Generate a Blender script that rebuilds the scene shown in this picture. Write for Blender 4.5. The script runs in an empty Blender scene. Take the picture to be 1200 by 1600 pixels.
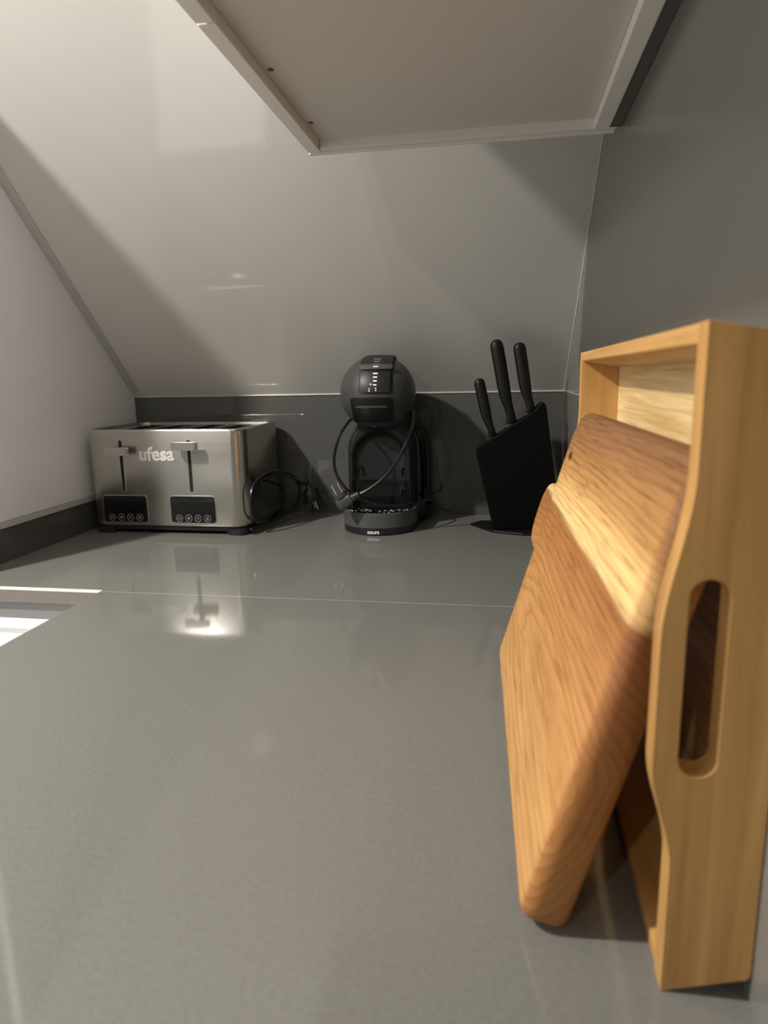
import bpy, bmesh, math, random
from mathutils import Vector, Matrix
random.seed(7)
C = bpy.context.scene.collection
PI = math.pi

# ------------------------------------------------------------------ helpers
def tag(o, label=None, cat=None, group=None, kind=None):
    if label: o['label'] = label
    if cat: o['category'] = cat
    if group: o['group'] = group
    if kind: o['kind'] = kind
    return o

def thing(name, label, cat, loc=(0, 0, 0), rz=0.0, group=None):
    o = bpy.data.objects.new(name, None)
    o.empty_display_size = 0.02
    C.objects.link(o)
    o.location = loc
    o.rotation_euler = (0, 0, rz)
    return tag(o, label, cat, group)

def obj(name, bm, mat, parent=None, smooth=True, angle=35, bevel=0, bseg=2, label=None):
    bmesh.ops.recalc_face_normals(bm, faces=bm.faces[:])
    me = bpy.data.meshes.new(name)
    bm.to_mesh(me)
    bm.free()
    o = bpy.data.objects.new(name, me)
    C.objects.link(o)
    if mat: me.materials.append(mat)
    if parent: o.parent = parent
    if smooth:
        me.shade_smooth()
        me.set_sharp_from_angle(angle=math.radians(angle))
    if bevel:
        m = o.modifiers.new('bevel', 'BEVEL')
        m.width = bevel; m.segments = bseg; m.limit_method = 'ANGLE'
        m.angle_limit = math.radians(30)
        m.harden_normals = False
    if label: o['label'] = label
    return o

def struct(name, bm, mat, **k):
    o = obj(name, bm, mat, **k)
    o['kind'] = 'structure'
    return o

def NB(): return bmesh.new()

def add_box(bm, x0, x1, y0, y1, z0, z1):
    vs = [bm.verts.new((x, y, z)) for z in (z0, z1) for x, y in ((x0, y0), (x1, y0), (x1, y1), (x0, y1))]
    for f in ((0, 1, 2, 3), (4, 5, 6, 7), (0, 1, 5, 4), (1, 2, 6, 5), (2, 3, 7, 6), (3, 0, 4, 7)):
        bm.faces.new([vs[i] for i in f])

def box(*a):
    bm = NB(); add_box(bm, *a); return bm

def add_loft(bm, loops, caps=(True, True), closed=True):
    rows = [[bm.verts.new(p) for p in L] for L in loops]
    n = len(rows[0])
    for a, b in zip(rows, rows[1:]):
        for i in range(n if closed else n - 1):
            j = (i + 1) % n
            bm.faces.new((a[i], a[j], b[j], b[i]))
    if closed and caps[0]: bm.faces.new(rows[0])
    if closed and caps[1]: bm.faces.new(list(reversed(rows[-1])))
    return rows

def rrect(w, h, r, n=6, cx=0, cy=0):
    pts = []
    for k, (sx, sy) in enumerate(((1, 1), (-1, 1), (-1, -1), (1, -1))):
        for i in range(n + 1):
            a = PI / 2 * (k + i / n)
            pts.append((cx + sx * (w / 2 - r) + r * math.cos(a), cy + sy * (h / 2 - r) + r * math.sin(a)))
    return pts

def add_prism(bm, poly, fn, d0, d1):
    """poly of 2-D points, fn(a, b, d) -> 3-D point"""
    add_loft(bm, [[fn(a, b, d0) for a, b in poly], [fn(a, b, d1) for a, b in poly]])

def smooth_path(pts, sub=8):
    P = [Vector(p) for p in pts]
    out = []
    for i in range(len(P) - 1):
        p0 = P[max(i - 1, 0)]; p1 = P[i]; p2 = P[i + 1]; p3 = P[min(i + 2, len(P) - 1)]
        for k in range(sub):
            t = k / sub
            out.append(0.5 * ((2 * p1) + (p2 - p0) * t + (2 * p0 - 5 * p1 + 4 * p2 - p3) * t * t
                              + (3 * p1 - p0 - 3 * p2 + p3) * t ** 3))
    out.append(P[-1])
    return out

def add_tube(bm, pts, r, seg=10, radii=None):
    P = [Vector(p) for p in pts]
    t0 = (P[1] - P[0]).normalized()
    up = Vector((0, 0, 1)) if abs(t0.z) < .9 else Vector((1, 0, 0))
    n = t0.cross(up).normalized()
    loops = []
    for i, p in enumerate(P):
        t = (P[min(i + 1, len(P) - 1)] - P[max(i - 1, 0)]).normalized()
        n = (n - t * n.dot(t)).normalized()
        b = t.cross(n)
        rr = radii[i] if radii else r
        loops.append([p + (n * math.cos(2 * PI * k / seg) + b * math.sin(2 * PI * k / seg)) * rr for k in range(seg)])
    add_loft(bm, loops)

def tube(pts, r, sub=8, seg=10):
    bm = NB(); add_tube(bm, smooth_path(pts, sub), r, seg); return bm

def add_lathe(bm, prof, seg=32, c=(0, 0, 0)):
    loops = [[(c[0] + r * math.cos(2 * PI * k / seg), c[1] + r * math.sin(2 * PI * k / seg), c[2] + z) for k in range(seg)]
             for r, z in prof]
    add_loft(bm, loops)

def text_mesh(txt, size, extrude, offset=0.0, spacing=1.0):
    cu = bpy.data.curves.new('lettering', 'FONT')
    cu.body = txt; cu.size = size; cu.extrude = extrude; cu.offset = offset
    cu.align_x = 'CENTER'; cu.align_y = 'BOTTOM_BASELINE'; cu.space_character = spacing
    cu.resolution_u = 4
    o = bpy.data.objects.new('lettering_tmp', cu)
    C.objects.link(o)
    dg = bpy.context.evaluated_depsgraph_get()
    me = bpy.data.meshes.new_from_object(o.evaluated_get(dg))
    C.objects.unlink(o)
    bpy.data.objects.remove(o); bpy.data.curves.remove(cu)
    bm = NB(); bm.from_mesh(me); bpy.data.meshes.remove(me)
    return bm

# ------------------------------------------------------------------ materials
def lin(r, g, b):
    f = lambda c: (c / 255 / 12.92) if c / 255 <= .04045 else ((c / 255 + .055) / 1.055) ** 2.4
    return (f(r), f(g), f(b), 1)

class M:
    def __init__(s, name, base=(.5, .5, .5, 1), rough=.5, metal=0.0, spec=.5, coat=0.0, coat_rough=.05):
        s.m = bpy.data.materials.new(name); s.m.use_nodes = True
        s.t = s.m.node_tree; s.b = s.t.nodes['Principled BSDF']
        s.b.inputs['Base Color'].default_value = base
        s.b.inputs['Roughness'].default_value = rough
        s.b.inputs['Metallic'].default_value = metal
        s.b.inputs['Specular IOR Level'].default_value = spec
        s.b.inputs['Coat Weight'].default_value = coat
        s.b.inputs['Coat Roughness'].default_value = coat_rough
        s._c = None
    def n(s, typ, **kw):
        nd = s.t.nodes.new(typ)
        for k, v in kw.items():
            if k in nd.inputs: nd.inputs[k].default_value = v
            else: setattr(nd, k, v)
        return nd
    def l(s, a, b): s.t.links.new(a, b)
    def coord(s, scale=(1, 1, 1), rot=(0, 0, 0)):
        if s._c is None: s._c = s.n('ShaderNodeTexCoord')
        mp = s.n('ShaderNodeMapping')
        mp.inputs['Scale'].default_value = scale; mp.inputs['Rotation'].default_value = rot
        s.l(s._c.outputs['Object'], mp.inputs['Vector'])
        return mp.outputs['Vector']
    def noise(s, vec, scale, detail=2, rough=.5, dist=0):
        nd = s.n('ShaderNodeTexNoise'); nd.inputs['Scale'].default_value = scale
        nd.inputs['Detail'].default_value = detail; nd.inputs['Roughness'].default_value = rough
        nd.inputs['Distortion'].default_value = dist
        s.l(vec, nd.inputs['Vector']); return nd.outputs['Fac']
    def ramp(s, fac, stops):
        nd = s.n('ShaderNodeValToRGB'); e = nd.color_ramp.elements
        while len(e) < len(stops): e.new(.5)
        for k, (p, c) in enumerate(stops):
            e[k].position = p; e[k].color = c
        s.l(fac, nd.inputs['Fac']); return nd.outputs['Color']
    def mix(s, a, b, fac, mode='MIX'):
        nd = s.n('ShaderNodeMix'); nd.data_type = 'RGBA'; nd.blend_type = mode
        for sock, v in ((nd.inputs[6], a), (nd.inputs[7], b), (nd.inputs[0], fac)):
            if hasattr(v, 'is_output'): s.l(v, sock)
            else: sock.default_value = v
        return nd.outputs[2]
    def math(s, op, a, b=0.0, c=0.0):
        nd = s.n('ShaderNodeMath'); nd.operation = op
        for i, v in enumerate((a, b, c)):
            if hasattr(v, 'is_output'): s.l(v, nd.inputs[i])
            else: nd.inputs[i].default_value = v
        return nd.outputs[0]
    def bump(s, h, strength=.1, dist=.001):
        nd = s.n('ShaderNodeBump'); nd.inputs['Strength'].default_value = strength
        nd.inputs['Distance'].default_value = dist
        s.l(h, nd.inputs['Height']); s.l(nd.outputs['Normal'], s.b.inputs['Normal'])
    def col(s, c): s.l(c, s.b.inputs['Base Color'])

def g(v, a=1): return (v, v, v, 1)

# speckled quartz of worktop and upstands
def quartz(name, lo, hi, rough=.13):
    q = M(name, rough=rough, spec=.5)
    v = q.coord()
    a = q.noise(v, 900, 2, .6)
    b = q.noise(v, 260, 3, .6)
    c1 = q.ramp(a, [(.25, lo), (.75, hi)])
    c2 = q.ramp(b, [(.35, g(.94)), (.65, g(1.04))])
    q.col(q.mix(c1, c2, 1.0, 'MULTIPLY'))
    return q.m
WORKTOP = quartz('grey_quartz', (.155, .153, .141, 1), (.205, .203, .188, 1), .065)
UPSTAND = quartz('grey_quartz_shaded', (.066, .066, .062, 1), (.092, .092, .087, 1), .045)  # worktop quartz with the weaker light at the back put into its colour
CUTEDGE = quartz('sawn_quartz_edge', (.12, .108, .095, 1), (.22, .20, .18, 1), .5)

def lacquer(name, col, rough=.12, wav=.02):
    q = M(name, base=col, rough=rough, spec=.5)
    v = q.coord()
    q.bump(q.noise(v, 7, 2, .5), wav, .01)
    return q.m
WHITE = lacquer('white_gloss_board', (.58, .565, .535, 1), .07, .015)
PANEL = lacquer('white_gloss_panel', (.76, .755, .775, 1), .16, .015)
GREYWALL = lacquer('grey_gloss_panel', (.165, .159, .142, 1), .20, .01)
GREYWALL.node_tree.nodes['Principled BSDF'].inputs['Specular IOR Level'].default_value = .35
CABINET = M('off_white_cabinet_board', (.62, .595, .54, 1), .42, spec=.3).m
CABEDGE = M('white_cabinet_edge', (.80, .775, .74, 1), .35, spec=.4).m
DARKGREY = M('dark_grey_matt', (.09, .088, .080, 1), .5).m
SEAL = M('pale_silicone', (.46, .45, .42, 1), .3).m
JOINT = M('pale_joint_resin', (.40, .39, .37, 1), .3).m
SINKM = M('white_sink_enamel', (.80, .80, .80, 1), .45).m
SINKG = M('grey_sink_lip', (.20, .20, .195, 1), .35).m
ARRIS = M('arris_highlight_colour', (.80, .78, .74, 1), .3).m  # light caught on the worktop edge, painted in as a pale colour
STRIP = M('grey_white_edge_strip', (.46, .445, .42, 1), .35).m

def steel_mat():
    q = M('brushed_steel', (.58, .56, .52, 1), .26, 1.0)
    nz = q.noise(q.coord((3, 30, 1400)), 1.0, 2, .6)
    q.bump(nz, .05, .0003)
    q.l(q.math('MULTIPLY_ADD', nz, .07, .21), q.b.inputs['Roughness'])
    q.b.inputs['Anisotropic'].default_value = .75
    tn = q.n('ShaderNodeTangent'); tn.direction_type = 'RADIAL'; tn.axis = 'Z'
    q.l(tn.outputs[0], q.b.inputs['Tangent'])
    q.b.inputs['Anisotropic Rotation'].default_value = .25
    return q.m
STEEL = steel_mat()
CHROME = M('polished_chrome', (.72, .71, .68, 1), .20, 1.0).m
BLACKGLASS = M('black_glass', (.006, .006, .007, 1), .06).m
BLACKPL = M('black_plastic', (.012, .012, .012, 1), .38).m
SATIN = M('satin_black', (.0055, .0055, .0055, 1), .45, spec=.28).m
BLOCKM = M('matt_black_block', (.0018, .0018, .0018, 1), .55, spec=.12).m
RUBBER = M('black_cable_rubber', (.008, .008, .008, 1), .28).m
ANTHRA = M('anthracite_plastic', (.050, .050, .051, 1), .36, spec=.45).m
ANTHRA2 = M('grey_anthracite_plastic', (.070, .071, .072, 1), .33).m
GLOSSBLK = M('gloss_black_plastic', (.006, .006, .006, 1), .16).m
BODYM = M('charcoal_body_plastic', (.016, .016, .0163, 1), .30, spec=.4).m
HOLDERM = M('satin_black_plastic', (.007, .007, .007, 1), .40, spec=.3).m
STRIPM = M('satin_charcoal_plastic', (.020, .020, .020, 1), .42, spec=.35).m
TANKM = M('smoked_tank_plastic', (.004, .004, .004, 1), .08).m
PRINT = M('white_print', (.85, .85, .83, 1), .5).m
GREYPRINT = M('grey_print', (.20, .20, .20, 1), .5).m
LEVERM = M('satin_steel_lever', (.58, .56, .52, 1), .30, 1.0).m
TOPSTEEL = M('polished_top_steel', (.66, .64, .60, 1), .22, 1.0).m
LETTER = M('silver_lettering', (.80, .79, .76, 1), .30, .35).m
ICON = M('dim_icon_print', (.36, .36, .36, 1), .5).m
PIN = M('nickel_pin', (.85, .84, .80, 1), .16, 1.0).m
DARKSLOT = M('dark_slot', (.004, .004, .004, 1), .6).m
BLADE = M('steel_blade', (.5, .5, .5, 1), .25, 1.0).m
WATER = M('water_drop', (.55, .55, .55, 1), .03, spec=.9).m

def bamboo(name, lo, mid, hi, along):
    """long grain running along one object axis ('y' or 'z'), laminated strips across it"""
    q = M(name, rough=.42, spec=.35)
    if along == 'z': s1, s2 = (90, 60, 5), (24, 12, 1.2)
    else: s1, s2 = (60, 5, 130), (10, 1.2, 30)
    a = q.noise(q.coord(s1), 1.0, 4, .6, .4)
    b = q.noise(q.coord(s2), 1.0, 2, .5, .2)
    c = q.ramp(a, [(.30, lo), (.5, mid), (.72, hi)])
    d = q.ramp(b, [(.30, g(.80)), (.50, g(1.0)), (.70, g(1.10))])
    q.col(q.mix(c, d, 1.0, 'MULTIPLY'))
    q.bump(a, .08, .0006)
    return q.m
TRAYW = bamboo('tray_wood_upright', (.40, .205, .062, 1), (.52, .285, .095, 1), (.62, .36, .135, 1), 'z')
TRAYL = bamboo('tray_wood_lengthwise', (.40, .205, .062, 1), (.52, .285, .095, 1), (.62, .36, .135, 1), 'y')
def trayfloor():
    q = M('tray_floor_planks', rough=.42, spec=.35)
    a = q.noise(q.coord((60, 6, 160)), 1.0, 4, .6, .4)
    cs = q.ramp(a, [(.28, (.48, .30, .11, 1)), (.5, (.66, .47, .22, 1)), (.75, (.80, .64, .38, 1))])
    if q._c is None: q.coord()
    sp = q.n('ShaderNodeSeparateXYZ'); q.l(q._c.outputs['Object'], sp.inputs[0])
    w = q.math('FLOOR', q.math('MULTIPLY', sp.outputs[2], 1 / .036))
    wn = q.n('ShaderNodeTexWhiteNoise'); wn.noise_dimensions = '1D'
    q.l(w, wn.inputs['W'])
    cb = q.ramp(wn.outputs['Value'], [(0, g(.78)), (1, g(1.08))])
    q.col(q.mix(cs, cb, 1.0, 'MULTIPLY'))
    return q.m
TRAYF = trayfloor()

def acacia():
    """cutting board: object axes x = along the board, y = up the face, z = thickness"""
    q = M('acacia_wood', rough=.40, spec=.35)
    q.coord()
    big = q.noise(q.coord((5, 12, 12)), 1.0, 3, .5)
    sp = q.n('ShaderNodeSeparateXYZ'); q.l(q._c.outputs['Object'], sp.inputs[0])
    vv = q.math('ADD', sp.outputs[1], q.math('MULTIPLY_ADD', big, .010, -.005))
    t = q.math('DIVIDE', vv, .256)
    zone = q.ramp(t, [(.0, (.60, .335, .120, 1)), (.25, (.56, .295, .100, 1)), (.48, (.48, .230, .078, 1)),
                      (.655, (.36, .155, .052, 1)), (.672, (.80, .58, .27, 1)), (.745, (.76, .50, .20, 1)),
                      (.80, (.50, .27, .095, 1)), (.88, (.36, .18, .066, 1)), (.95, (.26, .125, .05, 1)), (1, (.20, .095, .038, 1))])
    # cathedral growth rings: stretched distance from a point below the face centre
    mp = q.coord((.95, 7.0, 7.0))
    mp.node.inputs['Location'].default_value = (-.06, -.50, .30)
    ds = q.n('ShaderNodeVectorMath'); ds.operation = 'LENGTH'; q.l(mp, ds.inputs[0])
    warp = q.noise(q.coord((2.4, 22, 22)), 1.0, 3, .5)
    rr = q.math('MULTIPLY', q.math('ADD', ds.outputs['Value'], q.math('MULTIPLY', warp, .20)), 27)
    ring = q.math('FRACT', rr)
    rc = q.ramp(ring, [(0, (.66, .55, .44, 1)), (.16, (.86, .80, .74, 1)), (.5, g(1.03)), (.88, g(1.08)), (1, (.66, .55, .44, 1))])
    fine = q.noise(q.coord((16, 420, 420)), 1.0, 4, .68, .25)
    fc = q.ramp(fine, [(.32, (.50, .41, .33, 1)), (.46, g(.96)), (.75, g(1.18))])
    blotch = q.ramp(q.noise(q.coord((4, 34, 34)), 1.0, 4, .6), [(.3, (.86, .80, .74, 1)), (.6, g(1.05))])
    fmask = q.math('MULTIPLY', q.math('GREATER_THAN', sp.outputs[0], .0060), .85)
    c = q.mix(q.mix(q.mix(zone, rc, .55, 'MULTIPLY'), fc, fmask, 'MULTIPLY'), blotch, .8, 'MULTIPLY')
    # end grain at the sawn short edges
    eg = q.ramp(sp.outputs[0], [(0, (.60, .50, .43, 1)), (.0050, (.60, .50, .43, 1)), (.0085, g(1)), (1, g(1))])
    c = q.mix(c, eg, 1.0, 'MULTIPLY')
    # small dark knot near the far upper corner
    kn = q.n('ShaderNodeVectorMath'); kn.operation = 'DISTANCE'
    km = q.coord((1, 2.2, .3)); q.l(km, kn.inputs[0]); kn.inputs[1].default_value = (.318, .2145 * 2.2, .0)
    kd = q.math('ADD', kn.outputs['Value'], q.math('MULTIPLY_ADD', q.noise(q.coord(), 120, 3), .012, -.006))
    km2 = q.ramp(kd, [(.006, g(1)), (.012, g(0))])
    c = q.mix(c, (.075, .035, .015, 1), km2)
    q.col(c)
    q.bump(fine, .06, .0004)
    return q.m
ACACIA = acacia()

# ------------------------------------------------------------------ the setting
YB = 1.3814                                    # back wall
YS = 0.818                                     # joint across the worktop
def xr(y): return .1154 + .0050 * y           # right wall runs a touch out of square

def plank(poly_xy, z0, z1):
    bm = NB(); add_prism(bm, poly_xy, lambda a, b, d: (a, b, d), z0, z1); return bm

SX = -.5400                                    # right edge of the sink cut-out
wt = obj('worktop', plank([(-.784, YS + .0006), (xr(YS), YS + .0006), (xr(YB), YB), (-.784, YB)], -.020, 0), WORKTOP, smooth=False)
tag(wt, 'grey speckled stone worktop piece at the back wall, under the toaster and coffee machine', 'worktop')
wf = obj('worktop', plank([(SX, -.35), (xr(-.35), -.35), (xr(YS), YS - .0006), (SX, YS - .0006)], -.020, 0), WORKTOP, smooth=False)
tag(wf, 'large grey speckled stone worktop piece in the foreground, right of the sink', 'worktop')
struct('trim_1', box(SX, xr(YS) - .0005, YS - .0006, YS + .0006, -.019, .00005), JOINT, smooth=False)['label'] = 'pale joint line across the worktop'
struct('trim_2', box(-.784, SX - .0002, YS - .0012, YS + .0050, -.002, .0005), ARRIS, smooth=False)['label'] = 'arris along the back of the sink cut-out, its highlight painted as pale colour'
struct('trim_3', box(-.784, SX - .0002, YS - .0014, YS - .0011, -.0200, -.0021), CUTEDGE, smooth=False)['label'] = 'speckled sawn edge of the worktop above the sink'

# back upstand and side plinth
struct('wall_back', box(-.80, xr(YB) + .02, YB, YB + .03, -.02, .2485), UPSTAND, smooth=False)
bm = NB(); add_prism(bm, [(xr(-.35), -.35), (xr(YB), YB), (xr(YB) + .03, YB), (xr(-.35) + .03, -.35)], lambda a, b, d: (a, b, d), -.02, .2485)
struct('baseboard_right', bm, WORKTOP, smooth=False)
def wall_x(y, z): return xr(y) + .0004 + .0333 * (z - .2497)         # upper panel leans out very slightly
bm = NB()
add_loft(bm, [[(wall_x(-.35, z), -.35, z), (wall_x(YB, z), YB + .03, z), (wall_x(YB, z) + .03, YB + .03, z), (wall_x(-.35, z) + .03, -.35, z)] for z in (.2497, 1.5)])
struct('wall_right', bm, GREYWALL, smooth=False)
struct('baseboard_left', box(-.800, -.784, .838, YB, -.02, .0555), UPSTAND, smooth=False)
# left: white gloss end panel of a tall unit, bottom edge strip
bm = NB(); add_prism(bm, [(.838, .066), (YB + .02, .066), (YB + .02, .2495), (.838 - 0.18, 1.10), (.838 - .18 + .18, 1.10)], lambda a, b, d: (d, a, b), -.800, -.7830)
bm.free()
bm = NB(); add_prism(bm, [(.838, .0665), (YB + .01, .0665), (YB + .01, .27), (.838, .81)], lambda a, b, d: (d, a, b), -.800, -.7830)
struct('wall_left', bm, PANEL, smooth=False)
struct('trim_4', box(-.800, -.7818, .838, YB, .0558, .0660), STRIP, smooth=False)['label'] = 'narrow edge strip under the white left panel'

# sloping ceiling (rises towards the room), at 45 degrees
def slope_pt(x, s):
    return (x, YB - s, .2497 + .995 * s)
bm = NB(); NU, NVV = 14, 14
top = [[bm.verts.new(slope_pt(-.80 + .965 * i / NU, 1.25 * j / NVV)) for i in range(NU + 1)] for j in range(NVV + 1)]
bot = [[bm.verts.new(Vector(v.co) + Vector((0, .02, .022))) for v in r] for r in top]
for j in range(NVV):
    for i in range(NU):
        bm.faces.new((top[j][i], top[j][i + 1], top[j + 1][i + 1], top[j + 1][i]))
        bm.faces.new((bot[j][i], bot[j + 1][i], bot[j + 1][i + 1], bot[j][i + 1]))
for j in range(NVV):
    bm.faces.new((top[j][0], top[j + 1][0], bot[j + 1][0], bot[j][0]))
    bm.faces.new((top[j][NU], bot[j][NU], bot[j + 1][NU], top[j + 1][NU]))
for i in range(NU):
    bm.faces.new((top[0][i], bot[0][i], bot[0][i + 1], top[0][i + 1]))
    bm.faces.new((top[NVV][i], top[NVV][i + 1], bot[NVV][i + 1], bot[NVV][i]))
struct('ceiling', bm, WHITE)['label'] = 'white gloss sloping ceiling above the worktop'

# cover strip where the slope meets the left panel, and sealant lines
bm = NB()
loops = []
for s in (0.012, .45):
    a = Vector(slope_pt(-.7826, s)); b = Vector(slope_pt(-.7655, s)); n = Vector((0, -.70, -.71)) * .002
    loops.append([a + n * .2, b + n * .2, b + n, a + n])
add_loft(bm, loops)
struct('trim_5', bm, STRIP, smooth=False)['label'] = 'narrow cover strip along the foot of the sloping ceiling at the left panel'
bm = NB(); add_tube(bm, [(-.782, YB - .0012, .2488), (xr(YB), YB - .0008, .2488)], .0015, 8)
struct('trim_6', bm, SEAL)['label'] = 'pale sealant line along the top of the back upstand'
bm = NB(); add_tube(bm, [Vector(slope_pt(wall_x(YB - s, .25 + s) - .0008, s)) + Vector((0, -.0006, -.0006)) for s in (0, .2, .42)], .0012, 8)
struct('trim_7', bm, SEAL)['label'] = 'pale sealant line between sloping ceiling and right wall'
bm = NB(); add_tube(bm, [(xr(y) + .0002, y, .2491) for y in (-.3, YB)], .0010, 8)
struct('trim_8', bm, SEAL)['label'] = 'pale sealant line on top of the right upstand'

# ------------------------------------------------------------------ white sink
t = thing('sink', 'white undermount sink in the worktop cut-out at the lower left', 'sink', (-.78, .60, -.21))
def S(bm_):
    bmesh.ops.translate(bm_, verts=bm_.verts[:], vec=(.78, -.60, .21)); return bm_
bm = NB()
add_box(bm, -.90, SX - .0002, YS + .0056, YS + .012, -.046, -.0202)
obj('rim', S(bm), SINKG, t, smooth=False)
bm = NB()
add_box(bm, -.90, SX + .004, YS - .004, YS + .012, -.200, -.0465)        # back wall of the bowl
add_box(bm, SX - .0002, SX + .010, .36, YS - .004, -.200, -.0205)     # right wall
add_box(bm, -.90, SX + .010, .35, .36, -.200, -.0205)                 # front wall
add_box(bm, -.90, SX + .010, .35, YS + .012, -.210, -.200)            # floor
add_box(bm, -.90, SX - .0004, YS - .009, YS - .004, -.0570, -.0530)    # ledge line
obj('basin', S(bm), SINKM, t, bevel=.0015)

# ------------------------------------------------------------------ wall cabinet under the slope
cz = .553
t = thing('wall_cabinet', 'off-white wall cabinet overhead, seen from below, against the grey right wall', 'cabinet', (0, .5, cz))
def L(bm_):
    bmesh.ops.translate(bm_, verts=bm_.verts[:], vec=(0, -.5, -cz)); return bm_
CB = .5645
def tall(y): return min(.80, .2497 + .995 * (YB - y) - .004)
def upright(x0, x1, y0, y1, z0):
    yk = YB - (.804 - .2497) / .995
    pl = [(y0, z0), (y1, z0), (y1, tall(y1))] + ([(yk, .80)] if y0 < yk < y1 else []) + [(y0, tall(y0))]
    bm = NB(); add_prism(bm, pl, lambda a, b, d: (d, a, b), x0, x1); return L(bm)
obj('bottom_panel', L(box(-.2201, .0993, -.10, .8650, CB, CB + .016)), CABINET, t, smooth=False)
bp = t.children[0]
for (x, y) in ((-.2140, .6700), (-.2140, .8077)):
    bm = NB(); add_lathe(bm, [(.0030, 0), (.0030, -.0006), (.0016, -.0012)], 16, (x, y, CB))
    obj('screw', L(bm), DARKGREY, bp)
obj('end_panel', upright(-.2201, .1250, .8655, .8735, cz + .0012), CABEDGE, t, smooth=False, bevel=.0008)
obj('lip', L(box(-.2358, .1240, .8745, .8810, cz - .0012, cz + .010)), CABEDGE, t, smooth=False, bevel=.0008)
obj('wall_rail', upright(.0998, .1168, -.10, .8652, cz), CABEDGE, t, smooth=False, bevel=.0008)
bm = NB(); add_prism(bm, [(.1170, -.10), (wall_x(-.10, cz) - .0006, -.10), (wall_x(.865, cz) - .0006, .8652), (.1170, .8652)], lambda a, b, d: (a, b, d), cz + .0008, .80)
obj('gap_strip', L(bm), DARKGREY, t, smooth=False, label='dark grey strip closing the gap at the wall')  # dark grey strip closes the gap between wall rail and wall
for y0, y1 in ((.5582, .8735), (-.10, .5556)):
    obj('door', upright(-.2357, -.2204, y0, y1, cz), CABEDGE, t, smooth=False, bevel=.0008)

# ------------------------------------------------------------------ toaster
TX, TY = -.6095, 1.2605                        # centre of the foot print
TW, TD, TZ0, TZ1 = .312, .211, .0165, .1965
t = thing('toaster', 'brushed steel four-slot toaster with two levers and two black control panels', 'toaster', (TX, TY, 0))
FY = -TD / 2                                   # front face in local y
def X(x): return x - TX
def ring_loop(w, d, r, z): return [(x, y, z) for x, y in rrect(w, d, r, 10)]
bm = NB()
add_loft(bm, [ring_loop(TW - .012, TD - .012, .022, .185), ring_loop(TW - .012, TD - .012, .022, TZ1 - .001),
              ring_loop(TW - .009, TD - .009, .0235, TZ1), ring_loop(TW - .004, TD - .004, .026, TZ1),
              ring_loop(TW - .001, TD - .001, .0275, TZ1 - .0012), ring_loop(TW, TD, .028, TZ1 - .004),
              ring_loop(TW, TD, .028, TZ0 + .003), ring_loop(TW - .003, TD - .003, .0265, TZ0)], (False, True))
obj('shell', bm, STEEL, t, angle=50)
# top plate with four bread slots
bm = NB()
PW, PD, pz0, pz1 = TW - .0125, TD - .0125, .1860, .1915
ho = [(-.112, -.080), (-.052, -.020), (.020, .052), (.080, .112)]
sy0, sy1 = -.078, .082
xs = [-PW / 2] + [v for h in ho for v in h] + [PW / 2]
for i in range(0, len(xs) - 1):
    a, b = xs[i], xs[i + 1]
    if i % 2 == 0: add_box(bm, a, b, -PD / 2, PD / 2, pz0, pz1)
    else:
        add_box(bm, a, b, -PD / 2, sy0, pz0, pz1); add_box(bm, a, b, sy1, PD / 2, pz0, pz1)
bmesh.ops.remove_doubles(bm, verts=bm.verts[:], dist=1e-6)
tp = obj('top_plate', bm, TOPSTEEL, t, smooth=False)
for a, b in ho:
    bm = NB()
    w = .0012
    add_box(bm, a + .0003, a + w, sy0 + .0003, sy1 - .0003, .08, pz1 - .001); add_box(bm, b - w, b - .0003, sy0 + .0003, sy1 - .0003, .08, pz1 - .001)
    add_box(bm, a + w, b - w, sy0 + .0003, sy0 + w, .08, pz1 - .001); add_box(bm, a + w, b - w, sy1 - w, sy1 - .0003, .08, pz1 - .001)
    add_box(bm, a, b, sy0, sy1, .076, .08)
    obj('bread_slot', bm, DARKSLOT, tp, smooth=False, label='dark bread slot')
    bm = NB()
    for k in range(5):
        yy = sy0 + .018 + k * .030
        add_tube(bm, [(a + .008, yy, pz1 - .008), (a + .008, yy + .012, pz1 - .012)], .0007, 6)
    add_tube(bm, [(a + .008, sy0 + .004, pz1 - .010), (a + .008, sy1 - .004, pz1 - .010)], .0008, 6)
    add_tube(bm, [(b - .008, sy0 + .004, pz1 - .010), (b - .008, sy1 - .004, pz1 - .010)], .0008, 6)
    obj('bread_guide', bm, CHROME, tp)
# black base and feet
bm = NB()
add_loft(bm, [ring_loop(TW - .014, TD - .014, .022, .0065), ring_loop(TW - .010, TD - .010, .024, .0085), ring_loop(TW - .010, TD - .010, .024, TZ0 - .0002)])
obj('base', bm, BLACKPL, t)
for sx in (-1, 1):
    for sy in (-1, 1):
        cx, cy = sx * (TW / 2 - .0245), sy * (TD / 2 - .0205)
        bm = NB()
        add_loft(bm, [[(x, y, 0) for x, y in rrect(.038, .036, .012, 6, cx, cy)], [(x, y, .002) for x, y in rrect(.041, .039, .013, 6, cx, cy)],
                      [(x, y, .0125) for x, y in rrect(.0425, .0405, .014, 6, cx, cy)]])
        obj('foot', bm, BLACKPL, t)
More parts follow.
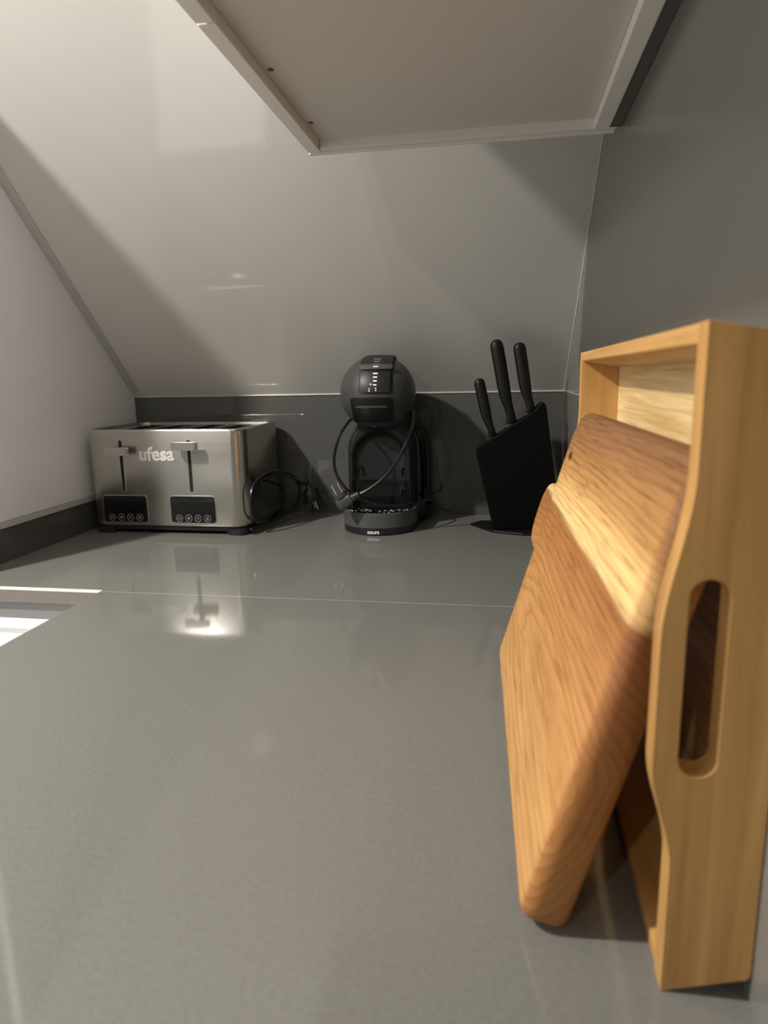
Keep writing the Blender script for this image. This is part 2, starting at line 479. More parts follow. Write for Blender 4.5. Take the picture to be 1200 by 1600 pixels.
# lever slots, levers and panels
def plate(cx, cz_, w, h, r, y0, y1, n=6, rim=0.0):
    bm = NB()
    lo = [(a, y0, b) for a, b in rrect(w, h, r, n, cx, cz_)]
    hi = [(a, y1 + .0003, b) for a, b in rrect(w, h, r, n, cx, cz_)]
    hi2 = [(a, y1, b) for a, b in rrect(w - .0008, h - .0008, max(r - .0004, .0002), n, cx, cz_)]
    add_loft(bm, [lo, hi, hi2])
    return bm
def frame(cx, cz_, w, h, r, th, y0, y1, n=6):
    o = rrect(w, h, r, n, cx, cz_); i = rrect(w - 2 * th, h - 2 * th, max(r - th, .0003), n, cx, cz_)
    bm = NB()
    rows = add_loft(bm, [[(a, y0, b) for a, b in o], [(a, y1, b) for a, b in o], [(a, y1, b) for a, b in i], [(a, y0, b) for a, b in i]], (False, False))
    n_ = len(o)
    for k in range(n_):
        bm.faces.new((rows[3][k], rows[3][(k + 1) % n_], rows[0][(k + 1) % n_], rows[0][k]))
    return bm
for lx, lz in ((-.6915, .1580), (-.5570, .1672)):
    sx = X(lx)
    ls = obj('lever_slot', plate(sx, .1290, .0070, .0960, .0034, FY + .001, FY - .0003), DARKSLOT, t, label='dark vertical lever slot')
    obj('slot_rim', frame(sx, .1290, .0086, .0976, .0042, .0010, FY + .001, FY - .0006), CHROME, ls)
    bm = NB()
    # slotted lever: a bowed steel bar with rounded ends, on a stem
    out = []
    W2 = .0235
    pl = rrect(2 * W2, .0148, .0034, 5, sx, lz)
    L_ = []
    for yy, ins in ((FY - .0170, .0004), (FY - .0220, 0.0), (FY - .0260, .0000), (FY - .0275, .0012)):
        L_.append([(a if abs(a - sx) < W2 - .004 else a - math.copysign(ins, a - sx), yy + .0042 * ((a - sx) / W2) ** 4, lz + (b - lz) * (1 - ins * 40)) for a, b in pl])
    add_loft(bm, L_)
    lv = obj('lever', bm, LEVERM, t)
    bm = NB(); add_box(bm, sx - .0025, sx + .0025, FY - .0171, FY + .003, lz - .0035, lz + .0035)
    obj('lever_stem', bm, BLACKPL, lv, smooth=False)

def glyph(bm, cx, cz_, r, kind, y):
    def arc(pts, w=.00035): add_tube(bm, [(cx + a * r, y, cz_ + b * r) for a, b in pts], w, 5)
    arc([(math.cos(2 * PI * k / 20), math.sin(2 * PI * k / 20)) for k in range(21)], .00032)
    if kind == 0:
        arc([(-.5, -.25), (.5, -.25)]); arc([(-.5, -.25), (-.45, .15), (-.15, .38), (.15, .38), (.45, .15), (.5, -.25)])
    elif kind == 1:
        for k in range(3):
            a = PI / 2 + k * PI / 3
            arc([(-.55 * math.cos(a), -.55 * math.sin(a)), (.55 * math.cos(a), .55 * math.sin(a))], .0003)
        arc([(.28 * math.cos(2 * PI * k / 6), .28 * math.sin(2 * PI * k / 6)) for k in range(7)], .00025)
    elif kind == 2:
        arc([(-.45, -.45), (.45, .45)]); arc([(-.5, .3), (-.2, .3)]); arc([(.2, -.35), (.5, -.35)]); arc([(-.4, .5), (-.3, .1)], .00025)
    else:
        arc([(-.35, -.45), (-.35, .4), (.3, .45), (.4, -.4), (-.35, -.45)], .0003); arc([(-.2, -.5), (.1, .5)], .0003); arc([(.0, -.3), (.2, .35)], .0003)
for pcx in (-.6925, -.5570):
    px_, pz = X(pcx), .0480
    pn = obj('control_panel', plate(px_, pz, .0880, .0495, .0055, FY + .001, FY - .0009), BLACKGLASS, t, label='black glass control panel')
    obj('panel_rim', frame(px_, pz, .0900, .0515, .0065, .0011, FY + .001, FY - .0011), CHROME, pn)
    for k in range(4):
        bm = NB(); glyph(bm, px_ + (-.0282 + .0184 * k), .0318, .0064, k, FY - .0010)
        obj('touch_button', bm, ICON, pn)
bm = text_mesh('ufesa', .0300, .0009, .0009, 1.0)
xsv = [v.co.x for v in bm.verts]; w_ = max(xsv) - min(xsv); k_ = .0690 / w_
for v in bm.verts:
    v.co = Vector((X(-.6205) + (v.co.x - (max(xsv) + min(xsv)) / 2) * k_, FY - .0008 - v.co.z, .1400 + v.co.y * k_ * 1.0))
obj('lettering', bm, LETTER, t, smooth=False, label='raised chrome maker lettering')
# power cord with plug
T = lambda pts: [(x - TX, y - TY, z) for x, y, z in pts]
cord = T([(-.470, 1.20, .0100), (-.455, 1.172, .0095), (-.449, 1.165, .0100), (-.445, 1.1851, .0105), (-.440, 1.2138, .0105), (-.430, 1.2493, .0130), (-.415, 1.2867, .0231), (-.405, 1.3138, .0405),
          (-.405, 1.331, .0642), (-.410, 1.3066, .0891), (-.420, 1.2652, .1040), (-.430, 1.2189, .1080), (-.440, 1.1823, .1001), (-.4440, 1.162, .0829), (-.4450, 1.157, .0590),
          (-.4435, 1.163, .0300), (-.438, 1.195, .0200), (-.430, 1.2480, .0310), (-.424, 1.285, .0420), (-.432, 1.295, .070), (-.440, 1.215, .0960), (-.430, 1.2180, .1020), (-.415, 1.2560, .1000), (-.405, 1.2950, .0860), (-.400, 1.3180, .0745)])
pc = obj('power_cord', tube(cord, .0033, 8, 10), RUBBER, t)
def plug(bm, o, fwd, up, s=1.0):
    """Schuko plug: round body with flats, collar, strain relief; fwd points along the pins"""
    fwd = Vector(fwd).normalized(); up = Vector(up); up = (up - fwd * up.dot(fwd)).normalized(); sd = fwd.cross(up)
    o = Vector(o)
    loops = []
    for d, w, h in ((-.040, .0035, .0035), (-.030, .0050, .0050), (-.024, .0085, .0085), (-.020, .0150, .0120), (-.004, .0165, .0145), (-.003, .0185, .0165), (.002, .0190, .0170), (.003, .0165, .0150)):
        loops.append([o + fwd * d * s + sd * (w * s * math.copysign(abs(math.cos(a)) ** .7, math.cos(a))) + up * (h * s * math.copysign(abs(math.sin(a)) ** .7, math.sin(a)))
                      for a in [2 * PI * k / 20 for k in range(20)]])
    add_loft(bm, loops)
def pins(bm, o, fwd, up, s=1.0, gap=.0095, ln=.021):
    fwd = Vector(fwd).normalized(); up = Vector(up); up = (up - fwd * up.dot(fwd)).normalized(); sd = fwd.cross(up)
    for q in (-1, 1):
        a = Vector(o) + fwd * .002 * s + sd * gap * q * s
        add_tube(bm, [a, a + fwd * (ln - .002) * s, a + fwd * ln * s], .0024 * s, 10, [.0024 * s, .0024 * s, .0015 * s])
po = Vector((-.3800, 1.342, .0360)) - Vector((TX, TY, 0))
pf, pu = (.25, .10, -.85), (.5, -.8, 0)
bm = NB(); plug(bm, po, pf, pu, 1.0)
add_tube(bm, smooth_path([cord[-1], Vector(cord[-1]) + Vector((.007, .012, -.004)), po + Vector(pf).normalized() * -.034], 4), .0042, 8)
pg = obj('plug', bm, BLACKPL, pc)
bm = NB(); pins(bm, po, pf, (.8, .5, .1), 1.0, ln=.019)
obj('pin', bm, PIN, pg, label='nickel plug pins')

# ------------------------------------------------------------------ capsule coffee machine
KX, KY = -.2215, 1.2430
t = thing('coffee_machine', 'anthracite round-headed capsule coffee machine by the back wall, cord looped over its front', 'coffee machine', (KX, KY, 0))
K = lambda pts: [(x - KX, y - KY, z) for x, y, z in pts]
def tray_loop(r, back, z, n=24):
    pts = [(r * math.cos(PI + PI * k / n), r * math.sin(PI + PI * k / n), z) for k in range(n + 1)]
    return pts + [(r, back, z), (-r, back, z)]
R0 = .0685
bm = NB()
add_loft(bm, [tray_loop(R0 - .003, .030, 0), tray_loop(R0 - .0005, .032, .002), tray_loop(R0, .032, .0140)])
db = obj('drip_tray_base', bm, BLACKPL, t)
bm = NB()
add_loft(bm, [tray_loop(R0 + .0002, .032, .0142), tray_loop(R0 + .0004, .032, .0400), tray_loop(R0 - .001, .0312, .0412), tray_loop(R0 - .0045, .029, .0412), tray_loop(R0 - .005, .029, .0340)])
dt = obj('drip_tray', bm, ANTHRA2, t, label='grey drip tray band')
bm = NB()
n_bar = 9
add_loft(bm, [tray_loop(R0 - .0056, .028, .0344), tray_loop(R0 - .0056, .028, .0368)])
for k in range(n_bar):
    yy = -.050 + k * .0085
    hw = math.sqrt(max((R0 - .008) ** 2 - min(yy, 0) ** 2, 1e-6))
    add_box(bm, -hw, hw, yy - .0012, yy + .0012, .0368, .0382)
gr = obj('drip_grid', bm, GLOSSBLK, t, angle=30)
bm = NB()
for k in range(110):
    a = random.uniform(PI * 1.05, PI * 1.95); r = R0 * random.uniform(.35, .88) if k > 25 else R0 * random.uniform(.80, .90)
    x, y = r * math.cos(a), r * math.sin(a) * .95
    s = random.uniform(.0006, .0014)
    add_lathe(bm, [(s, 0), (s * .9, s * .5), (s * .5, s * .85), (s * .1, s)], 8, (x, y, .0376))
dp = obj('water_drops', bm, WATER, gr, label='tiny water drops on the grid'); dp['kind'] = 'stuff'
# KRUPS on the round black foot
bm = text_mesh('KRUPS', .0115, .0001, .0004, 1.08)
xsv = [v.co.x for v in bm.verts]; w_ = max(xsv) - min(xsv); k_ = .0215 / w_
for v in bm.verts:
    a = -PI / 2 + (v.co.x * k_ - .0015) / R0
    r = R0 + .0002 + v.co.z
    v.co = Vector((r * math.cos(a), r * math.sin(a), .0040 + v.co.y * k_ * .95))
obj('lettering', bm, PRINT, db, smooth=False, label='white maker lettering')

# column body with a dished niche
def hw(z):
    pts = [(.030, .0645), (.110, .0650), (.145, .0648), (.160, .0635), (.172, .0590), (.184, .0510), (.196, .0440), (.206, .0420), (.225, .0430)]
    for (a, b), (c, d) in zip(pts, pts[1:]):
        if z <= c:
            u = max(0, (z - a) / (c - a)); u = u * u * (3 - 2 * u) if z > .145 else u
            return b + (d - b) * u
    return pts[-1][1]
def bodyfront(x, z):
    h = hw(z)
    s = abs(x) / h
    y = .004 + .020 * max(0, s - .80) ** 2 / .04
    nx = x / .0560
    nz = (z - .1300) / .0560
    d = math.hypot(nx, nz) if nz > 0 else abs(nx)
    inside = max(0.0, 1 - d * d)
    dent = min(1.0, inside * 2.2)
    dent = dent * dent * (3 - 2 * dent)
    y += .011 * dent + .006 * inside
    if z > .185: y -= .020 * min(1, (z - .185) / .03)
    return y
bm = NB(); loops = []
zs = [.030 + (.222 - .030) * k / 64 for k in range(65)]
for z in zs:
    h = hw(z); row = []
    for i in range(49):
        x = -h + 2 * h * i / 48
        row.append((x, bodyfront(x, z), z))
    row += [(h, .055, z), (h * .95, .10, z), (-h * .95, .10, z), (-h, .055, z)]
    loops.append(row)
add_loft(bm, loops)
bd = obj('body', bm, BODYM, t, angle=50)
# glossy splash panel at the foot of the niche
bm = NB()
rows = []
for j in range(9):
    z = .042 + .048 * j / 8; row = []
    for i in range(25):
        x = -.0585 + .117 * i / 24
        row.append(bm.verts.new((x, bodyfront(x, z) - .0010, z)))
    rows.append(row)
for a, b in zip(rows, rows[1:]):
    for i in range(24): bm.faces.new((a[i], a[i + 1], b[i + 1], b[i]))
r_ = bmesh.ops.extrude_face_region(bm, geom=bm.faces[:])
bmesh.ops.translate(bm, verts=[v for v in r_['geom'] if isinstance(v, bmesh.types.BMVert)], vec=(0, .0022, 0))
obj('splash_panel', bm, GLOSSBLK, bd)
for hx, hz in ((-.0400, .1080), (.0440, .1060), (.0430, .0640)):
    bm = NB(); yy = bodyfront(hx, hz) - .001
    add_tube(bm, smooth_path([(hx - .0045, yy, hz - .009), (hx - .004, yy - .001, hz + .004), (hx, yy - .0015, hz + .009), (hx + .004, yy - .001, hz + .004), (hx + .0045, yy, hz - .009)], 5), .0016, 8)
    obj('cup_shelf_hook', bm, GLOSSBLK, bd)
# water tank behind right
bm = NB()
lp = []
for z, w in ((.006, .060), (.010, .064), (.120, .064), (.150, .060), (.172, .050), (.180, .040)):
    lp.append([(.022 + x, .0905 + y, z) for x, y in rrect(.058 + w - .004, .070, .024, 6)])
add_loft(bm, lp)
bmesh.ops.translate(bm, verts=bm.verts[:], vec=(.0010, .0, 0))
obj('water_tank', bm, TANKM, t)
# head
HC = Vector((.0000, .0005, .2535)); HR = (.0690, .0700, .0680)
def hp(az, el, k=1.0):
    """point on the head; az 0 faces the room, positive to the right"""
    return HC + Vector((HR[0] * k * math.cos(el) * math.sin(az), -HR[1] * k * math.cos(el) * math.cos(az), HR[2] * k * math.sin(el)))
bm = NB()
loops = []
for j in range(1, 40):
    el = -PI / 2 + PI * j / 40
    loops.append([HC + Vector((HR[0] * math.cos(el) * math.cos(2 * PI * k / 64), (HR[1] + (.028 if math.sin(2 * PI * k / 64) > 0 else 0)) * math.cos(el) * math.sin(2 * PI * k / 64), HR[2] * math.sin(el))) for k in range(64)])
add_loft(bm, loops)
hd = obj('head', bm, ANTHRA, t, angle=60)
def patch(xw, z0, z1, k0, k1, cx=0.0, nx=16, nz=24, taper=0.0, r=.006):
    """panel following the head, given as a front-view rectangle x in cx+-xw, z0..z1 relative to the head centre"""
    bm = NB()
    def surf(x, z, k):
        a = 1 - (x / HR[0]) ** 2 - (z / HR[2]) ** 2
        return Vector((HC.x + x, HC.y, HC.z + z)) + Vector((0, -HR[1] * math.sqrt(max(a, 0.0006)) - k, 0))
    def proj(x, z, k):
        p = surf(x, z, 0); n = Vector(((p.x - HC.x) / HR[0] ** 2, (p.y - HC.y) / HR[1] ** 2, (p.z - HC.z) / HR[2] ** 2)).normalized()
        return p + n * k
    f, b = [], []
    for j in range(nz + 1):
        v = j / nz; z = z0 + (z1 - z0) * v
        e = min(v, 1 - v) * (z1 - z0)
        ins = r - math.sqrt(max(r * r - (r - e) ** 2, 0)) if e < r else 0
        w = xw * (1 + taper * (v - .5)) - ins
        f.append([bm.verts.new(proj(cx + w * (2 * i / nx - 1), z, k1)) for i in range(nx + 1)])
        b.append([bm.verts.new(proj(cx + w * (2 * i / nx - 1), z, k0)) for i in range(nx + 1)])
    for j in range(nz):
        for i in range(nx):
            bm.faces.new((f[j][i], f[j][i + 1], f[j + 1][i + 1], f[j + 1][i]))
            bm.faces.new((b[j][i], b[j + 1][i], b[j + 1][i + 1], b[j][i + 1]))
        bm.faces.new((f[j][0], f[j + 1][0], b[j + 1][0], b[j][0])); bm.faces.new((f[j][nx], b[j][nx], b[j + 1][nx], f[j + 1][nx]))
    for i in range(nx):
        bm.faces.new((f[0][i], b[0][i], b[0][i + 1], f[0][i + 1])); bm.faces.new((f[nz][i], f[nz][i + 1], b[nz][i + 1], b[nz][i]))
    return bm
SXC = .0065
obj('strip_recess', patch(.0295, .0005, .0660, -.002, .0006, SXC, r=.004), DARKSLOT, hd)
st = obj('control_strip', patch(.0245, .0025, .0645, -.001, .0030, SXC, r=.004), STRIPM, hd)
obj('volume_lever', patch(.0255, .0385, .0460, .0030, .0075, SXC, nz=8, r=.0025), ANTHRA2, hd, label='grey translucent volume slider')
def mark(x, z, w, h, k=.0031, name='volume_mark', mat=PRINT):
    return obj(name, patch(w / 2, z - h / 2, z + h / 2, k - .0004, k, SXC + x, nx=4, nz=4, r=.0003), mat, st, smooth=False)
for k, (z, w) in enumerate(((.0150, .0055), (.0215, .0062), (.0275, .0070), (.0335, .0080), (.0490, .0095), (.0535, .0110), (.0575, .0120))):
    mark(.0005, z, w, .0021 if k < 4 else .0012, mat=PRINT if k < 4 else GREYPRINT)
mark(.0005, .0420, .0080, .0014, .0078)
for x, z in ((-.0090, .0085), (.0020, .0095), (-.0090, .0052), (.0020, .0062)):
    mark(x, z, .0020, .0020, name='indicator_dot')
for x, z in ((-.0072, .0160), (-.0055, .0160)):
    mark(x, z, .0008, .0034, name='indicator_dot')
# capsule holder drawer below the strip
ch = obj('capsule_holder', patch(.0360, -.0480, -.0060, -.002, .0030, -.0005, taper=.10, r=.005), HOLDERM, hd)
obj('holder_grip', patch(.0265, -.0225, -.0190, .0030, .0048, -.0005, nz=6, r=.0012), ANTHRA, ch)
bm = NB(); add_lathe(bm, [(.024, 0), (.022, -.010), (.012, -.016), (.005, -.018)], 24, (0, -.016, .2040))
obj('spout', bm, GLOSSBLK, hd)
# cord looped over the front and plug
lc = K([(-.215, 1.345, .190), (-.185, 1.335, .205), (-.1620, 1.300, .216), (-.1580, 1.245, .2150), (-.1530, 1.202, .1968), (-.1588, 1.168, .1714), (-.1742, 1.163, .1407), (-.1927, 1.163, .1159), (-.2114, 1.163, .0987), (-.2301, 1.163, .0859), (-.2425, 1.163, .0795)])
cb = obj('power_cord', tube(lc, .0029, 8, 10), RUBBER, t)
bm = tube(K([(-.2350, 1.345, .180), (-.2620, 1.335, .200), (-.2720, 1.300, .2060), (-.2715, 1.240, .2060), (-.2690, 1.190, .2020), (-.2775, 1.166, .1828), (-.2875, 1.163, .149), (-.2868, 1.163, .1204), (-.2735, 1.163, .0951), (-.2535, 1.166, .0764), (-.2261, 1.170, .0627), (-.1932, 1.180, .0555), (-.1640, 1.205, .0510), (-.1485, 1.232, .0500), (-.1340, 1.262, .0530), (-.1250, 1.30, .040), (-.150, 1.345, .030)]), .0027, 8, 10)
obj('cord_loop', bm, RUBBER, cb)
po = Vector((-.2790, 1.160, .0760)) - Vector((KX, KY, 0))
pf = Vector((-.0285, 0, .0105))
up_ = Vector((-.30, -.2, .9))
# angled plug: body lies along the cord, pins stand off sideways
fw = Vector((-.016, .000, .032)).normalized()
bm = NB()
cdir = Vector((-.038, .0, -.020)).normalized()
o0 = Vector((-.2450, 1.163, .0785)) - Vector((KX, KY, 0))
lps = []
sdv = fw.cross(cdir).normalized()
for d, w, h in ((0, .0040, .0040), (.010, .0050, .0055), (.014, .0055, .0060), (.016, .0080, .0095), (.030, .0105, .0125), (.040, .0110, .0130), (.043, .0095, .0110)):
    c_ = o0 + cdir * d
    lps.append([c_ + sdv * (w * math.copysign(abs(math.cos(a)) ** .6, math.cos(a))) + fw * (h * math.copysign(abs(math.sin(a)) ** .6, math.sin(a))) for a in [2 * PI * k / 20 for k in range(20)]])
add_loft(bm, lps)
# contact collar with notches
cc = o0 + cdir * .031
for d0, d1, rr_ in ((.010, .018, .0125),):
    lps = [[cc + fw * d + (cdir * math.cos(a) + sdv * math.sin(a)) * rr_ for a in [2 * PI * k / 24 for k in range(24)]] for d in (d0, d1)]
    add_loft(bm, lps)
for k in range(4):
    c_ = o0 + cdir * (.001 + .0030 * k)
    lps = [[c_ + cdir * q + (fw * math.cos(a) + sdv * math.sin(a)) * (.0068 + .0004 * k) for a in [2 * PI * m / 14 for m in range(14)]] for q in (0, .0014)]
    add_loft(bm, lps)
pg = obj('plug', bm, ANTHRA, cb)
for q in (-1, 1):
    bm = NB(); a = cc + fw * .018 + cdir * .0060 * q
    add_tube(bm, [a, a + fw * .0165, a + fw * .0185], .0019, 10, [.0019, .0019, .0012])
    obj('pin', bm, PIN, pg, label='shiny plug pin')

# ------------------------------------------------------------------ knife block and knives
BX, BY, BR = .030, 1.2450, math.radians(7)
t = thing('knife_block', 'slanted matt black knife block on a thin base plate beside the coffee machine', 'knife block', (BX, BY, 0))
bm = NB()
bpoly = [(-.053, 1.279), (-.0099, 1.2190), (.042, 1.2000), (.095, 1.205), (.108, 1.262), (.085, 1.305), (.020, 1.318), (-.036, 1.305)]
add_prism(bm, [(x - BX, y - BY) for x, y in bpoly], lambda a, b, d: (a, b, d), 0, .0045)
obj('base_plate', bm, SATIN, t, smooth=False, bevel=.001)
cR, sR = math.cos(BR), math.sin(BR)
def kb(u, d, z): return (u * cR - d * sR, u * sR + d * cR, z)       # u along the block, d depth
Lp = [(-.0400, .0048), (-.0725, .1490), (-.0700, .1560), (-.0640, .1600), (-.0310, .1800), (-.0120, .1930), (.0280, .2180), (.0400, .2330), (.0450, .2330), (.0490, .2270), (.0820, .0048)]
for d0, d1, nm in ((-.0140, -.0030, 'front_slab'), (.0030, .0140, 'back_slab')):
    bm = NB(); add_prism(bm, Lp, lambda a, b, d: kb(a, d, b), d0, d1)
    obj(nm, bm, BLOCKM, t, smooth=False, bevel=.0022, bseg=3)
bm = NB(); add_prism(bm, [(-.030, .006), (.075, .006), (.058, .120), (-.052, .120)], lambda a, b, d: kb(a, d, b), -.0028, .0028)
bm.free()
for u in (-.030, .072):
    bm = NB(); add_box(bm, -.004, .004, -.0028, .0028, .006, .030)
    bmesh.ops.transform(bm, matrix=Matrix.Translation(Vector(kb(u, 0, 0))) @ Matrix.Rotation(BR, 4, 'Z'), verts=bm.verts[:])
    obj('spacer', bm, BLOCKM, t, smooth=False)

def knife(name, label, tip, foot, wd, blade_len):
    """tip / foot: (u, z) of the handle's butt and of its neck at the block; wd = handle half width"""
    (u0, z0), (u1, z1) = tip, foot
    o = thing(name, label, 'knife', (BX + kb(u1, 0, 0)[0], BY + kb(u1, 0, 0)[1], z1), 0, 'black knives in the knife block')
    off = Vector(kb(u1, 0, 0)) + Vector((0, 0, z1))
    ax = Vector((u0 - u1, z0 - z1)); ln = ax.length; ax /= ln; nr = Vector((ax.y, -ax.x))
    bm = NB(); loops = []
    # t from butt (0) to neck (1): side offset gives the gentle S, half width, half depth
    prof = [(0.0, 0, .08, .10), (.003, 0, .30, .32), (.010, 0, .52, .55), (.024, 0, .74, .78), (.045, 0, .89, .91), (.075, 0, .98, .98), (.11, .0, 1.0, 1.0), (.30, -.04, 1.0, 1.0), (.52, -.10, .98, .98), (.66, -.10, .90, .90), (.76, -.02, .74, .80),
            (.84, .12, .64, .70), (.92, .16, .66, .60), (.97, .02, .86, .50), (1.0, -.10, 1.10, .34)]
    for tt, sh, w, d in prof:
        c_ = Vector((u1, z1)) + ax * ln * (1 - tt) + nr * sh * wd
        lp = []
        for k in range(20):
            a = 2 * PI * k / 20
            uu = c_ + nr * (w * wd * math.cos(a))
            lp.append(Vector(kb(uu.x, d * wd * .82 * math.sin(a), uu.y)) - off)
        loops.append(lp)
    add_loft(bm, loops)
    obj('handle', bm, SATIN, o, angle=60)
    bm = NB()
    e = Vector((u1, z1)) + ax * .0005
    bl = [(-.80, 0), (.95, 0), (.95, -blade_len * .80), (.2, -blade_len), (-.80, -blade_len * .96)]
    pts = [e + nr * (a * wd) + ax * b for a, b in bl]
    add_prism(bm, [(p.x, p.y) for p in pts], lambda a, b, d: Vector(kb(a, d, b)) - off, -.0011, .0011)
    obj('blade', bm, BLADE, o, smooth=False)
    return o
knife('knife', 'shortest black-handled knife, at the low left end of the knife block', (-.0695, .2765), (-.0440, .1730), .0098, .120)
knife('knife', 'tallest black-handled knife, in the middle of the knife block', (-.0400, .3430), (-.0100, .1960), .0118, .150)
knife('knife', 'black-handled knife nearest the right end of the knife block', (.0000, .3370), (.0235, .2150), .0112, .150)

# ------------------------------------------------------------------ wooden tray on its side
t = thing('serving_tray', 'golden wooden serving tray standing on its long side against the right wall', 'tray', (.0771, .284, 0))
TRX = lambda x: x - .0771
TRY = lambda y: y - .284
RZ0, RZ1 = 0.0, .3035
XB = .1162                                      # outside of the tray floor
def rim_x(z):
    # wavy rim: narrow at both ends, swelling around the hand hole
    def sm(a, b, v):
        u = min(1, max(0, (v - a) / (b - a))); return u * u * (3 - 2 * u)
    return .0778 - .0100 * sm(.066, .116, z) * (1 - sm(.172, .246, z))
def end_outline():
    p = []
    N = 60
    for i in range(N + 1):
        z = RZ0 + (RZ1 - RZ0) * i / N
        p.append((rim_x(z), z))
    z_t = RZ1 - .0062; z_b = RZ0 + .0108
    for k in range(6):
        a = PI / 2 - PI / 2 * k / 5; p.append((XB - .004 + .004 * math.cos(a), z_t - .004 + .004 * math.sin(a)))
    for k in range(6):
        a = -PI / 2 * k / 5; p.append((XB - .004 + .004 * math.cos(a), z_b + .004 + .004 * math.sin(a)))
    return p
def end_panel(y0, y1, hole):
    bm = NB()
    out = end_outline()
    inner = rrect(.0162, .0895, .0080, 8, .0862, .1560)
    rows = []
    for y in (y0, y1):
        vo = [bm.verts.new((TRX(x), TRY(y), z)) for x, z in out]
        es = [bm.edges.new((vo[i], vo[(i + 1) % len(vo)])) for i in range(len(vo))]
        vi = []
        if hole:
            vi = [bm.verts.new((TRX(x), TRY(y), z)) for x, z in inner]
            es += [bm.edges.new((vi[i], vi[(i + 1) % len(vi)])) for i in range(len(vi))]
        bmesh.ops.triangle_fill(bm, use_beauty=True, use_dissolve=False, edges=es)
        rows.append((vo, vi))
    for q in (0, 1):
        a, b = rows[0][q], rows[1][q]
        for i in range(len(a)):
            j = (i + 1) % len(a)
            bm.faces.new((a[i], a[j], b[j], b[i]))
    return bm
YN0, YN1, YF0, YF1 = .2840, .2975, .6990, .7110
e1 = obj('end_panel', end_panel(YN0, YN1, True), TRAYW, t, angle=40, bevel=.0018, bseg=3, label='near end panel with a long hand hole')
e2 = obj('end_panel', end_panel(YF0, YF1, True), TRAYW, t, angle=40, bevel=.0012)
def side_panel(top):
    bm = NB()
    if top: pl = [(.0782, RZ1), (.0782, RZ1 - .0085), (XB - .004, RZ1 - .0150), (XB - .004, RZ1 - .0068)]
    else: pl = [(.0782, RZ0 + .0002), (.0782, RZ0 + .0085), (XB - .004, RZ0 + .0190), (XB - .004, RZ0 + .0112)]
    add_prism(bm, [(TRX(a), b) for a, b in pl], lambda a, b, d: (a, TRY(d), b), YN1 + .0001, YF0 - .0001)
    return bm
obj('side_panel', side_panel(True), TRAYL, t, smooth=False, bevel=.0010)
obj('side_panel', side_panel(False), TRAYL, t, smooth=False, bevel=.0010)
bm = NB(); add_box(bm, TRX(XB - .0030), TRX(XB), TRY(YN1 + .0001), TRY(YF0 - .0001), RZ0 + .0125, RZ1 - .0080)
obj('floor_panel', bm, TRAYF, t, smooth=False, label='pale inner floor of the tray')

# ------------------------------------------------------------------ thick cutting board leaning in the tray
BL, BH, BT = .350, .2560, .0255
lean = math.radians(16.6); yaw = math.radians(1.95)
def arc(p, cx, cy, a0, a1, rr, n=8):
    for k in range(n + 1):
        a = math.radians(a0 + (a1 - a0) * k / n); p.append((cx + rr * math.cos(a), cy + rr * math.sin(a)))
def offset(poly, d):
    n = len(poly); out = []
    for i in range(n):
        a = Vector(poly[i - 1]); b = Vector(poly[i]); c = Vector(poly[(i + 1) % n])
        e1_ = (b - a); e2_ = (c - b)
        if e1_.length < 1e-7: e1_ = e2_
        if e2_.length < 1e-7: e2_ = e1_
        tn = (e1_.normalized() + e2_.normalized()).normalized()
        out.append((b.x - tn.y * d, b.y + tn.x * d))
    return out
def slab(outline, w0, w1, rb):
    """rounded-edge slab between depths w0 (face) and w1 (back)"""
    bm = NB(); loops = []
    prof = [(rb * (1 - math.sin(a)), rb * (1 - math.cos(a))) for a in [PI / 2 * k / 6 for k in range(7)]]
    for ins, h in prof: loops.append([(a, b, w1 - h) for a, b in offset(outline, ins)])
    for ins, h in reversed(prof): loops.append([(a, b, w0 + h) for a, b in offset(outline, ins)])
    add_loft(bm, loops)
    bmesh.ops.triangulate(bm, faces=[f for f in bm.faces if len(f.verts) > 4])
    return bm
bo = []; r = .011
arc(bo, r, r, 180, 270, r); arc(bo, BL - r, r, 270, 360, r)
rt_ = .034; arc(bo, BL - rt_, BH - rt_, 0, 90, rt_, 12); arc(bo, .02, BH - .02, 90, 180, .02)
ho_ = []; hc, hwid, hl, hr_ = .143, .0340, .078, .030
arc(ho_, BL - .012, hc - hwid + .006, 180, 270, .006, 3); arc(ho_, BL + hl - hr_, hc - hwid + hr_, 270, 360, hr_, 10)
arc(ho_, BL + hl - hr_, hc + hwid - hr_, 0, 90, hr_, 10); arc(ho_, BL - .012, hc + hwid - .006, 90, 180, .006, 3)
bm = slab(bo, 0, BT, .0078)
# local x = along, y = up the face, z = into the board
ez = Vector((math.cos(lean), 0, -math.sin(lean))); ey = Vector((math.sin(lean), 0, math.cos(lean))); ex = ey.cross(ez)
Mx = Matrix.Rotation(yaw, 4, 'Z') @ Matrix((ex, ey, ez)).transposed().to_4x4()
Mb = Matrix.Translation(Vector((.0125, .3080, 0))) @ Mx
zmin = min((Mb @ v.co).z for v in bm.verts)
Mb = Matrix.Translation(Vector((0, 0, -zmin + .0001))) @ Mb
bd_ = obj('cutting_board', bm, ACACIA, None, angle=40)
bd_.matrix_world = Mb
obj('handle', slab(ho_, .0030, .0160, .0060), ACACIA, bd_, angle=40)
tag(bd_, 'thick striped acacia cutting board with stub handle, leaning inside the wooden tray', 'cutting board')

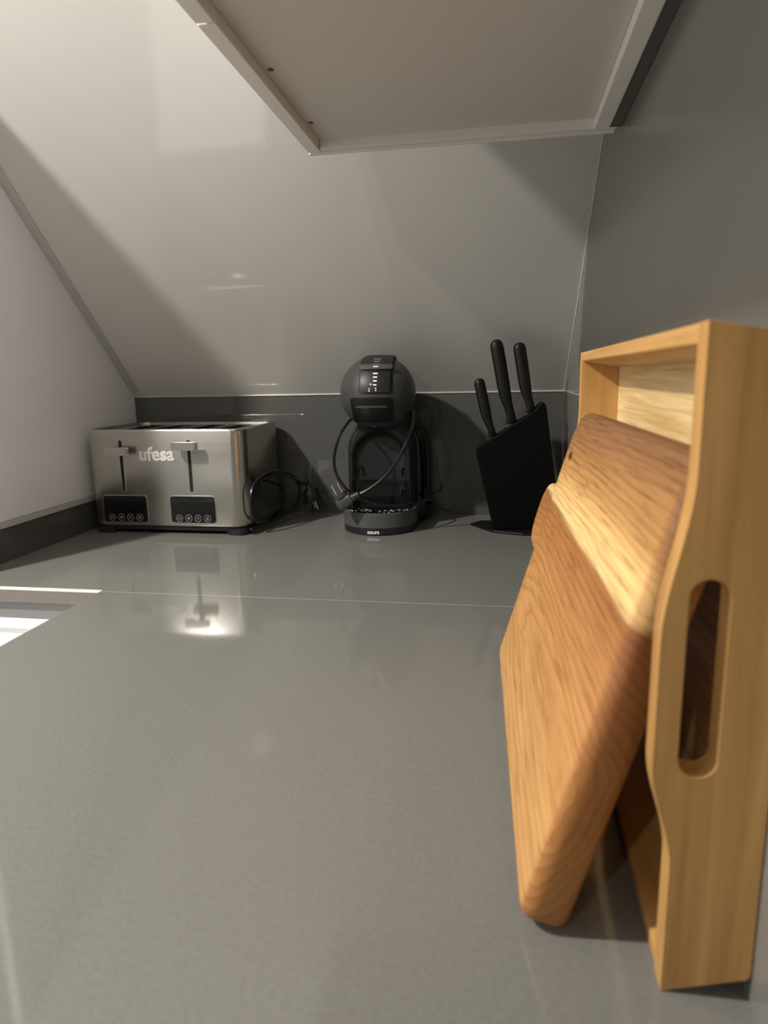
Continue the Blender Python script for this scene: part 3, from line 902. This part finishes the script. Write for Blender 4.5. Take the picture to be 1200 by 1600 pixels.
# ------------------------------------------------------------------ light
def lamp(name, loc, energy, radius, col):
    l = bpy.data.lights.new(name, 'POINT'); l.energy = energy; l.shadow_soft_size = radius; l.color = col
    o = bpy.data.objects.new(name, l); C.objects.link(o); o.location = loc
    return o
WARM = (1.0, .95, .87)
lamp('ceiling_lamp', (-1.09, .22, 1.15), 92, .035, WARM)
lamp('ceiling_lamp', (-.41, -.25, 1.15), 6, .03, WARM)
lamp('ceiling_lamp', (-.88, -1.50, 1.15), 19, .035, WARM)

w = bpy.data.worlds.new('room'); bpy.context.scene.world = w; w.use_nodes = True
bgn = w.node_tree.nodes['Background']
# unseen rest of the kitchen, as a gradient shaped to add light from the left
wt_ = w.node_tree
tc = wt_.nodes.new('ShaderNodeTexCoord'); sx_ = wt_.nodes.new('ShaderNodeSeparateXYZ')
wt_.links.new(tc.outputs['Generated'], sx_.inputs[0])
mr = wt_.nodes.new('ShaderNodeMapRange'); mr.inputs['From Min'].default_value = -.35; mr.inputs['From Max'].default_value = -1.0
mr.inputs['To Min'].default_value = .09; mr.inputs['To Max'].default_value = 1.35
wt_.links.new(sx_.outputs[0], mr.inputs['Value'])
bgn.inputs['Color'].default_value = (1.0, .97, .92, 1)
wt_.links.new(mr.outputs[0], bgn.inputs['Strength'])

# ------------------------------------------------------------------ camera
cam = bpy.data.cameras.new('camera'); co = bpy.data.objects.new('camera', cam); C.objects.link(co)
rt = Vector((.98591679, .1661814, -.01875724)); up = Vector((-.01468343, .19774437, .98014364)); fw = Vector((-.16659079, .96606465, -.19739961))
co.matrix_world = Matrix((( rt.x, up.x, -fw.x, 0), (rt.y, up.y, -fw.y, 0), (rt.z, up.z, -fw.z, .285), (0, 0, 0, 1)))
cam.sensor_fit = 'VERTICAL'; cam.sensor_height = 24.0; cam.sensor_width = 18.0
cam.lens = 1060.0 / 1600 * 24.0
cam.clip_start = .01; cam.clip_end = 50
cam.dof.use_dof = True; cam.dof.focus_distance = 1.15; cam.dof.aperture_fstop = 6.2
sc = bpy.context.scene
sc.camera = co
vs = sc.view_settings
vs.view_transform = 'Standard'; vs.look = 'None'; vs.gamma = 1.0; vs.exposure = 0.17
vs.use_curve_mapping = False
